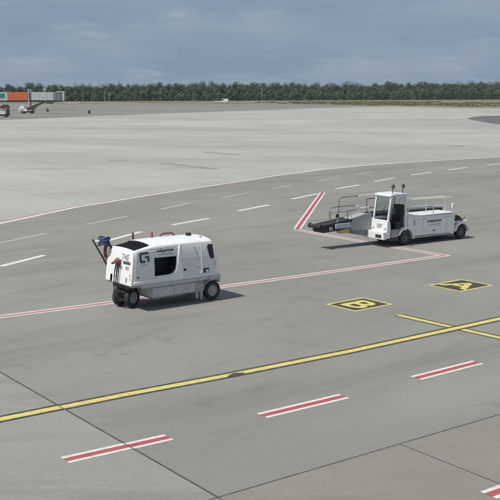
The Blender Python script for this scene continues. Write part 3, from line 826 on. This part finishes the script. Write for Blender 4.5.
MB().prism_y([(-1.10, 2.46), (-1.07, 2.54), (-0.85, 2.575), (-0.1, 2.575), (0.08, 2.55), (0.10, 2.46)], CY0-0.03, CY1+0.03).build('roof', 'panel_grey', ldr, bevel=0.02)
tube('wiper', 'black', ldr, [(-1.185, -0.45, 1.34), (-1.10, -0.62, 1.95)], 0.014, 6)
# interior
box('seat', 'seat', ldr, -0.62, -0.16, -0.88, -0.16, 1.00, 1.20, 0.05)
MB().prism_y([(-0.28, 1.16), (-0.10, 1.16), (-0.06, 1.98), (-0.16, 2.00)], -0.86, -0.18).build('seat_back', 'seat', ldr, bevel=0.05)
box('seat_box', 'dark', ldr, -0.58, -0.08, -0.86, -0.10, 0.70, 1.0)
box('dashboard', 'dark', ldr, -1.12, -0.90, CY0+0.1, CY1-0.1, 1.05, 1.26, 0.03)
swc = Vector((-0.74, -0.52, 1.50)); sa = Vector((0.75, 0, 0.65)).normalized(); sb = Vector((0, 1, 0)); sc2 = sa.cross(sb)
swr = tube('steering_wheel', 'black', ldr, [swc + (sb*math.cos(2*math.pi*k/18)+sc2*math.sin(2*math.pi*k/18))*0.19 for k in range(19)], 0.018)
tube('steering_column', 'dark', ldr, [(-0.98, -0.52, 1.22), tuple(swc)], 0.03)
tube('mirror_arm', 'dark', ldr, rounded([(-0.98, CY0, 1.9), (-1.02, CY0-0.18, 1.95), (-1.02, CY0-0.20, 1.85)], 0.05), 0.012)
box('mirror', 'black', ldr, -1.05, -1.01, CY0-0.30, CY0-0.12, 1.62, 1.88, 0.01)
# beacons
for x, y in ((-0.78, -0.80), (-0.18, -0.86)):
    bcn = tube('beacon_pole', 'dark', ldr, [(x, y, 2.57), (x+0.02, y, 2.84)], 0.022)
    MB().lathe([(0.06, 0), (0.085, 0.02), (0.085, 0.12), (0.05, 0.18), (0.0005, 0.19)], (x+0.02, y, 2.84), (0.12, 0, 1), 14).build('beacon', 'dark', bcn, smooth=50)
# rails along the body
for y, t in ((-0.95, 0.024), (-0.42, 0.022)):
    tube('guard_rail', 'white', ldr, rounded([(0.12, y, 2.24), (3.16, y, 2.20), (3.20, y, 1.42)], 0.12), t)
    tube('guard_rail', 'white', ldr, [(0.12, y, 1.80), (3.19, y, 1.76)], t*0.85)
    for x in (0.14, 1.84):
        tube('rail_post', 'white', ldr, [(x, y, 1.42), (x, y, 2.22)], t)
box('work_lamp', 'white', ldr, 3.06, 3.24, -1.06, -0.97, 1.66, 1.88, 0.02)
# conveyor boom on the far side
BY0, BY1 = 0.17, 0.90
def bz(x): return 1.12 + (x+4.4)*0.115 if x < -1.0 else 1.511 + (x+1.0)*0.0
prof = [(-4.4, bz(-4.4)), (-2.6, bz(-2.6)), (-1.0, bz(-1.0)), (3.6, bz(3.6))]
belt = MB().prism_y(prof + [(x, z-0.05) for x, z in prof[::-1]], BY0+0.06, BY1-0.06).build('conveyor_belt', 'rubber', ldr)
for y in (BY0, BY1-0.05):
    MB().prism_y([(x, z+0.03) for x, z in prof] + [(x, z-0.13) for x, z in prof[::-1]], y, y+0.05).build('boom_rail', 'black', ldr, bevel=0.01)
rl = tube('end_roller', 'rubber', ldr, [(-4.46, BY0-0.02, 1.12), (-4.46, BY1+0.02, 1.12)], 0.095, 16)
for y in (BY0-0.05, BY1+0.05):
    MB().lathe([(0.10, -0.05), (0.12, -0.02), (0.12, 0.02), (0.10, 0.05)], (-4.46, y, 1.13), (0, 1, 0), 16).build('roller_cap', 'rubber', rl, smooth=40)
for k in range(9):
    x = -4.2 + k*0.34
    tube('belt_roller', 'tube_dark', ldr, [(x, BY0+0.02, bz(x)-0.12), (x, BY1-0.02, bz(x)-0.12)], 0.05, 8)
MB().prism_y([(-4.35, 0.86), (-4.25, 0.80), (-3.0, 0.86), (-2.5, 0.98), (-2.5, 1.10), (-3.4, 1.02), (-4.35, 0.98)], BY0+0.02, BY1-0.02).build('boom_underframe', 'dark', ldr, bevel=0.02)
box('boom_lamp', 'grey', ldr, -3.90, -3.72, BY0-0.06, BY0-0.005, 0.90, 1.05, 0.02)
box('control_box', 'ltblue', ldr, -3.55, -2.62, BY0-0.07, BY0-0.003, 0.96, 1.20, 0.02)
MB().prism_y([(-3.35, 0.84), (-3.2, 0.70), (-2.72, 0.70), (-2.60, 0.90), (-2.8, 0.94)], BY0-0.03, BY0+0.25).build('lifting_foot', 'yellow', ldr, bevel=0.02)
MB().prism_y([(-2.62, 1.02), (-2.50, 0.80), (-1.3, 0.72), (-1.22, 1.52), (-1.6, 1.55), (-2.45, 1.38)], BY0-0.02, BY1+0.02).build('boom_housing', 'housing', ldr, bevel=0.03)
box('housing_panel', 'grey', ldr, -2.36, -1.42, BY0-0.035, BY0-0.022, 0.94, 1.30, 0.005)
MB().prism_y([(-2.66, 0.84), (-2.3, 0.60), (-1.7, 0.48), (-1.25, 0.52), (-1.22, 0.72), (-2.4, 0.80)], BY0+0.02, BY1-0.02).build('lift_cylinder_cover', 'tube_dark', ldr, bevel=0.03)
tube('lift_ram', 'silver', ldr, [(-2.9, 0.5, 0.98), (-1.2, 0.5, 0.5)], 0.045)
# folding rails on the boom
yN, yF = BY0+0.02, BY1-0.02
tube('boom_guard_rail', 'tube_dark', ldr, rounded([(-3.70, yN, 1.20), (-3.86, yN, 1.50), (-3.86, yN, 1.96), (-3.4, yN, 2.02), (-2.3, yN, 2.02)], 0.18), 0.026)
tube('boom_guard_rail', 'white', ldr, rounded([(-3.40, yN, 1.26), (-3.22, yN, 1.86), (-2.05, yN, 1.98), (-1.95, yN, 1.66)], 0.12), 0.024)
tube('boom_guard_rail', 'tube_dark', ldr, rounded([(-2.76, yN-0.02, 1.36), (-2.78, yN-0.02, 1.78), (-2.2, yN-0.02, 1.80)], 0.1), 0.024)
tube('boom_guard_rail', 'tube_dark', ldr, rounded([(-2.72, yF, 1.36), (-2.76, yF, 1.95), (-2.70, yF, 2.36), (-1.55, yF, 2.38)], 0.12), 0.026)
tube('boom_guard_rail', 'white', ldr, rounded([(-1.92, yF, 1.50), (-1.60, yF, 2.36), (-0.3, yF, 2.40), (0.1, yF, 2.30)], 0.12), 0.024)
tube('boom_guard_rail', 'tube_dark', ldr, rounded([(-0.95, yF, 1.55), (-0.98, yF, 2.18), (-0.35, yF, 2.20), (-0.30, yF, 1.75), (-0.85, yF, 1.72)], 0.1), 0.022)
tube('boom_guard_rail', 'white', ldr, [(-3.22, yN, 1.72), (-2.0, yN, 1.74)], 0.018)
tube('boom_guard_rail', 'white', ldr, rounded([(-2.55, yN, 1.40), (-2.50, yN, 1.86), (-1.40, yN, 1.88), (-1.35, yN, 1.50)], 0.12), 0.024)
tube('boom_guard_rail', 'white', ldr, rounded([(-2.40, yF, 1.40), (-2.30, yF, 2.02), (-1.30, yF, 2.05), (-1.25, yF, 1.5)], 0.12), 0.022)
tube('boom_guard_rail', 'silver', ldr, [(-3.84, yN, 1.72), (-2.5, yN, 1.78)], 0.02)
box('rail_clamp', 'black', ldr, -3.45, -3.33, yN-0.04, yN+0.04, 1.48, 1.66, 0.01)

# ------------------------------------------------------------------ far jet bridge
jb = empty('jet_bridge', (0, 400, 0.02), 0)
tag(jb, 'far passenger bridge with orange and white sections standing on a column', 'jet bridge')
def jbox(nm, m, x0, x1, y0, y1, z0, z1, bv=0.05, parent=None): return box(nm, m, parent or jb, x0, x1, y0, y1, z0, z1, bv)
jbox('tunnel_section', 'jb_white', -140, -103.5, -1.7, 1.7, 3.6, 6.9)
jbox('tunnel_section', 'jb_pale', -103.4, -96.9, -1.75, 1.75, 3.7, 6.95)
jbox('window', 'jb_teal', -100.6, -98.0, -1.80, -1.755, 4.7, 6.5, 0.0)
jbox('tunnel_section', 'orange', -96.8, -88.9, -1.9, 1.9, 3.75, 7.05)
jbox('tunnel_section', 'jb_white', -87.9, -78.6, -1.6, 1.6, 3.8, 7.0)
for k in range(9):
    x = -87.3 + k*1.02
    jbox('panel_rib', 'mast', x, x+0.10, -1.66, -1.602, 3.9, 6.9, 0.0)
jbox('rotunda_gap', 'dark', -88.88, -87.92, -1.5, 1.5, 3.9, 6.9, 0.0)
jbox('underbeam', 'dark', -103, -76.5, -1.0, 1.0, 3.2, 3.66, 0.02)
jbox('bellows', 'grey', -78.58, -75.6, -1.7, 1.7, 3.75, 6.9)
for k in range(4):
    jbox('bellow_fold', 'dark', -78.2 + k*0.7, -78.0 + k*0.7, -1.76, -1.702, 3.8, 6.8, 0.0)
jbox('cab_hood', 'jb_white', -77.4, -74.2, -1.9, 1.9, 6.92, 7.3)
jbox('cab_post', 'jb_white', -74.9, -74.3, -1.9, -1.4, 3.6, 6.91, 0.02)
jbox('cab_post', 'jb_white', -74.9, -74.3, 1.4, 1.9, 3.6, 6.91, 0.02)
jbox('cab_floor', 'dark', -77.4, -73.6, -1.8, 1.8, 3.4, 3.74, 0.02)
for y in (-2.15, 1.75):
    jbox('lift_column', 'mast', -88.7, -88.2, y, y+0.4, 0.55, 8.1, 0.02)
jbox('bogie', 'mast', -90.0, -86.9, -2.3, 2.3, 0.45, 0.95, 0.05)
for x in (-89.4, -87.6):
    for sgn in (-1, 1):
        wheel(jb, (x, sgn*2.1, 0.55), (0, sgn, 0), 0.55, 0.4)

# inclined loader below the bridge
fl = empty('inclined_loader', (-75.5, 337, 0.026), R(-6))
tag(fl, 'far dark inclined belt loader with white cab below the bridge', 'belt loader')
MB().prism_y([(-1.1, 1.0), (-0.6, 0.75), (7.2, 3.95), (7.7, 4.15), (7.7, 4.45), (7.0, 4.45), (-1.1, 1.35)], -0.6, 0.6).build('boom', 'dark', fl, bevel=0.03)
box('boom_tip', 'dark', fl, 6.9, 9.1, -0.6, 0.6, 3.3, 4.1, 0.06)
box('body', 'white', fl, -2.2, 0.3, -1.3, -0.65, 0.7, 1.55, 0.05)
MB().prism_y([(-2.6, 0.8), (-0.5, 0.8), (-0.7, 2.5), (-1.9, 2.5), (-2.5, 1.6)], -1.3, 1.2).build('cab', 'white', fl, bevel=0.06)
box('chassis', 'dark', fl, -1.9, 2.4, -1.0, 1.0, 0.38, 0.75, 0.04)
tube('lift_ram', 'dark', fl, [(1.6, 0, 0.7), (3.4, 0, 2.2)], 0.14)
for x in (-1.2, 1.6):
    for sgn in (-1, 1): wheel(fl, (x, sgn*1.05, 0.45), (0, sgn, 0), 0.45, 0.3, 'dark')

# service truck at the edge of the frame
tk = empty('service_truck', (-71.6, 288, 0.026), R(8))
tag(tk, 'far service truck with dark red top and white front below the bridge', 'truck')
box('chassis', 'dark', tk, -4.6, 1.9, -1.0, 1.0, 0.40, 0.85, 0.05)
MB().prism_y([(-1.4, 0.8), (1.0, 0.8), (0.95, 1.55), (0.6, 1.75), (-1.4, 1.75)], -1.15, 1.15).build('hood', 'white', tk, bevel=0.05)
MB().prism_y([(-4.6, 0.85), (-1.5, 0.85), (-1.5, 2.2), (-4.6, 2.2)], -1.15, 1.15).build('bed', 'grey', tk, bevel=0.05)
for x in (-4.3, -1.6, 0.3, 1.5):
    for y in (-1.05, 1.05): tube('canopy_post', 'dark', tk, [(x, y, 0.8), (x, y, 2.6)], 0.07)
box('canopy', 'maroon', tk, -4.7, 1.9, -1.25, 1.25, 2.5, 3.25, 0.1)
box('canopy_edge', 'orange', tk, -2.6, -0.4, -1.29, -1.26, 2.7, 3.05)
box('roof_box', 'dark', tk, 0.0, 1.6, -0.9, 0.9, 3.26, 3.6, 0.05)
box('rear_cabinet', 'dark', tk, 1.05, 1.85, -1.1, 1.1, 0.86, 2.3, 0.05)
for x in (-3.6, 0.9):
    for sgn in (-1, 1): wheel(tk, (x, sgn*1.05, 0.45), (0, sgn, 0), 0.45, 0.3, 'dark')

# small far things on the apron
def drum(loc, lab):
    e = empty('equipment_bollard', loc); tag(e, lab, 'bollard')
    MB().lathe([(0.55, 0), (0.55, 0.12), (0.42, 0.16), (0.40, 0.95), (0.30, 1.10), (0.05, 1.15)], (0, 0, 0), (0, 0, 1), 14).build('drum', 'dark', e, smooth=40)
    MB().lathe([(0.415, 0.55), (0.415, 0.75)], (0, 0, 0), (0, 0, 1), 14).build('band', 'maroon', e, smooth=40)
drum((-54.0, 334, 0.026), 'dark stubby bollard alone on the brownish far asphalt')
drum((-74.5, 366, 0.026), 'dark stubby bollard under the tunnel of the passenger bridge')

def van(loc, rz, L, H_, lab, cat):
    e = empty('parked_van' if H_ > 1.8 else 'parked_car', loc, rz); tag(e, lab, cat)
    if H_ > 1.8:
        pr = [(-L/2, 0.4), (L/2, 0.4), (L/2, 1.1), (L/2-0.9, 1.25), (L/2-1.5, H_), (-L/2, H_)]
        wn = [(L/2-1.05, 1.3), (L/2-1.6, H_-0.18), (L/2-2.3, H_-0.18), (L/2-2.3, 1.3)]
    else:
        pr = [(-L/2, 0.35), (L/2, 0.35), (L/2, 0.8), (L/2-1.1, 0.92), (L/2-1.8, H_), (-L/2+0.9, H_), (-L/2+0.2, 0.95), (-L/2, 0.9)]
        wn = [(L/2-1.3, 0.95), (L/2-1.9, H_-0.1), (-L/2+1.0, H_-0.1), (-L/2+0.5, 0.95)]
    MB().prism_y(pr, -0.95, 0.95).build('body', 'white', e, bevel=0.08)
    for s in (-1, 1):
        MB().prism_y(wn, s*0.955-0.005, s*0.955+0.005).build('window', 'black', e)
        for x in (-L*0.3, L*0.3): wheel(e, (x, s*0.88, 0.33), (0, s, 0), 0.33, 0.2)
van((-16.8, 648, -0.055), R(175), 5.4, 2.6, 'tiny white van parked before the dark wood', 'van')
van((-21.5, 652, -0.055), R(5), 3.6, 1.5, 'tiny white car parked beside the far white van', 'car')
van((-104.0, 572, 0.026), R(4), 4.4, 1.5, 'tiny white car at the apron edge beyond the passenger bridge', 'car')
van((-100.3, 576, 0.026), R(185), 4.2, 1.6, 'tiny white car right beside another at the apron edge', 'car')

def mast(x, y, h, lab, r=0.17):
    e = empty('lamp_mast', (x, y, -0.06)); tag(e, lab, 'mast', 'masts at the edge of the apron')
    tube('pole', 'mast', e, [(0, 0, 0), (0, 0, h)], [r, r*0.55])
    box('lamp_head', 'mast', e, -0.5, 0.5, -0.25, 0.25, h, h+0.22, 0.05)
mast(-90.5, 622, 7.2, 'left pole of the slim grey pair before the wood')
mast(-87.8, 622, 6.6, 'right pole of the slim grey pair before the wood')
mast(7.7, 636, 7.6, 'slim pale mast standing alone before the middle of the wood')
mast(-104.0, 620, 6.2, 'slim grey pole beside the parked cars at the apron edge')

# ------------------------------------------------------------------ wood on the horizon
def crowns(trees, leaf, per):
    """trees: arrays x, y, base z, height, radius -> one mesh of leaf clumps"""
    X, Y, Z0, Hh, Rr = (np.asarray(a, float) for a in trees)
    n = len(X); T = n*per
    idx = np.repeat(np.arange(n), per)
    # lobes: each crown is a handful of overlapping balls
    nl = 6
    la = rng.random((n, nl))*2*np.pi; lr = rng.random((n, nl))*0.62; lz = rng.random((n, nl))
    lobe = rng.integers(0, nl, T)
    cx = np.cos(la)*lr*Rr[:, None]; cy = np.sin(la)*lr*Rr[:, None]
    cz = (0.30 + 0.48*lz)*Hh[:, None]; cr = (0.34 + 0.25*rng.random((n, nl)))*Rr[:, None]
    d = rng.normal(size=(T, 3)); d /= np.linalg.norm(d, axis=1)[:, None]
    rad = 0.45 + 0.5*rng.random(T)
    k = cr[idx, lobe]*rad
    px = X[idx] + cx[idx, lobe] + d[:, 0]*k
    py = Y[idx] + cy[idx, lobe] + d[:, 1]*k
    pz = Z0[idx] + np.clip(cz[idx, lobe] + d[:, 2]*k*1.15, 0.15, None)
    low = rng.random(T) < 0.16                 # skirt of low foliage
    pz[low] = Z0[idx][low] + rng.random(low.sum())*0.45*Hh[idx][low]
    P = np.stack([px, py, pz], 1)
    nrm = d + rng.normal(size=(T, 3))*0.28 + np.array([0, 0, 0.35]); nrm /= np.linalg.norm(nrm, axis=1)[:, None]
    t1 = np.cross(nrm, rng.normal(size=(T, 3))); t1 /= np.linalg.norm(t1, axis=1)[:, None]
    t2 = np.cross(nrm, t1)
    s = leaf*(0.55 + 0.9*rng.random(T))[:, None]; s2 = s*(0.5 + 0.5*rng.random(T))[:, None]
    q = np.stack([P - t1*s, P + t2*s2 - t1*s*0.1, P + t1*s, P - t2*s2 + t1*s*0.15], 1).reshape(-1, 3)
    return q
def leaf_object(name, q, m, parent=None):
    me = bpy.data.meshes.new(name); T = len(q)//4
    me.vertices.add(T*4); me.vertices.foreach_set('co', q.astype(np.float32).ravel())
    me.loops.add(T*4); me.loops.foreach_set('vertex_index', np.arange(T*4, dtype=np.int32))
    me.polygons.add(T); me.polygons.foreach_set('loop_start', np.arange(0, T*4, 4, dtype=np.int32))
    me.update(calc_edges=True); me.materials.append(M[m])
    o = bpy.data.objects.new(name, me); C.objects.link(o)
    if parent: o.parent = parent
    return o
A0, A1 = np.array([-330.0, 640.0]), np.array([430.0, 985.0])
ad = A1 - A0; AL = np.linalg.norm(ad); au = ad/AL; an = np.array([-au[1], au[0]])
def row(off, step, h, hr, jit=2.0):
    s = np.arange(0, AL, step) + rng.normal(size=len(np.arange(0, AL, step)))*step*0.3
    o = off + rng.normal(size=len(s))*jit
    p = A0 + s[:, None]*au + o[:, None]*an
    wave = 1 + 0.05*np.sin(s*0.021+off) + 0.05*np.sin(s*0.073+off*2)
    g = (0.76 + 0.24*np.clip((s/AL-0.15)*2.2, 0, 1))
    H_ = h*g*wave*(1 + (rng.random(len(s))-0.5)*hr)
    return p[:, 0], p[:, 1], np.full(len(s), -0.06), H_, H_*(0.26 + 0.10*rng.random(len(s)))+0.8
def cat(*rs): return tuple(np.concatenate([r[i] for r in rs]) for i in range(5))
wood = leaf_object('distant_wood', crowns(cat(row(8, 4.4, 13.0, 0.25), row(14, 4.4, 14.8, 0.25), row(22, 4.6, 15.8, 0.28), row(32, 5.0, 16.4, 0.30), row(44, 5.0, 16.8, 0.32)), 0.40, 540), 'leaf_dark')
tag(wood, 'dark green wood along the whole horizon behind the apron', kind='stuff')
edge = leaf_object('wood_edge', crowns(cat(row(-3, 3.4, 8.0, 0.6, 2.5), row(2, 3.4, 11.0, 0.45, 2.5)), 0.36, 380), 'leaf_light')
tag(edge, 'lighter green bushes forming the front edge of the wood', kind='stuff')
def scrub_row(p0, p1, n, h, wdt):
    t = rng.random(n)
    x = p0[0] + (p1[0]-p0[0])*t + rng.normal(size=n)*wdt; y = p0[1] + (p1[1]-p0[1])*t + rng.normal(size=n)*wdt
    H_ = h*(0.4 + 0.9*rng.random(n))
    return x, y, np.full(n, -0.06), H_, H_*0.9 + 0.5
def flat(r): return r[0], r[1], r[2], r[3], r[4]*0 + 4.0 + 5.0*rng.random(len(r[0]))
sq = crowns(cat(flat(scrub_row((40, 600), (150, 480), 70, 0.5, 12)), flat(scrub_row((70, 640), (230, 560), 70, 0.5, 16)), flat(scrub_row((10, 655), (120, 700), 40, 0.5, 8))), 0.3, 160)
sq[:, 2] = np.minimum(sq[:, 2], 0.15 + 0.45*np.abs(np.sin(sq[:, 0]*3.1 + sq[:, 1]*1.7)))
scrub = leaf_object('field_scrub', sq, 'scrub'); tag(scrub, 'low weedy scrub scattered over the dry field', kind='stuff')

# single trees that stand above the wood's skyline
def tall_tree(x, y, h, r, lab):
    e = empty('broadleaf_tree', (x, y, -0.06)); tag(e, lab, 'tree', 'trees rising above the wood')
    tr = MB().tube([(0, 0, 0), (0.1, 0, h*0.4), (-0.1, 0.1, h*0.75)], [0.35, 0.25, 0.1])
    for k in range(5):
        a = k*1.3; tr.tube([(0, 0, h*(0.35+0.06*k)), (math.cos(a)*r*0.6, math.sin(a)*r*0.6, h*(0.55+0.06*k))], [0.14, 0.05], 6)
    tr.build('trunk', 'bark', e)
    leaf_object('crown', crowns(([0, ], [0, ], [0, ], [h], [r]), 0.6, 700), 'leaf_dark', e)
for px, d, h, r, lab in ((430, 905, 19.4, 6.5, 'broad rounded tree standing well above the wood beyond the dark oval patch'),
                         (236, 765, 16.6, 6.5, 'wide tree crown bulging above the wood beyond the white van'),
                         (386, 860, 18.4, 5.5, 'smaller round tree top showing over the wood beyond the field'),
                         (15, 690, 14.8, 4.5, 'dark tree top showing above the passenger bridge')):
    tall_tree((px-250)/F_PX*d, d, h, r, lab)

# ------------------------------------------------------------------ summer haze over the whole airfield
hz = bpy.data.materials.new('haze_air'); hz.use_nodes = True
ht = hz.node_tree
for n in list(ht.nodes): ht.nodes.remove(n)
ho = ht.nodes.new('ShaderNodeOutputMaterial'); pv = ht.nodes.new('ShaderNodeVolumePrincipled')
pv.inputs['Color'].default_value = (0.82, 0.90, 1.0, 1); pv.inputs['Density'].default_value = 0.00008
ht.links.new(pv.outputs[0], ho.inputs['Volume'])
haze = MB().box(-7100, 7100, -400, 9100, -1.06, 22.0).build('haze', hz)
tag(haze, 'thin bluish summer haze over the airfield', kind='stuff')
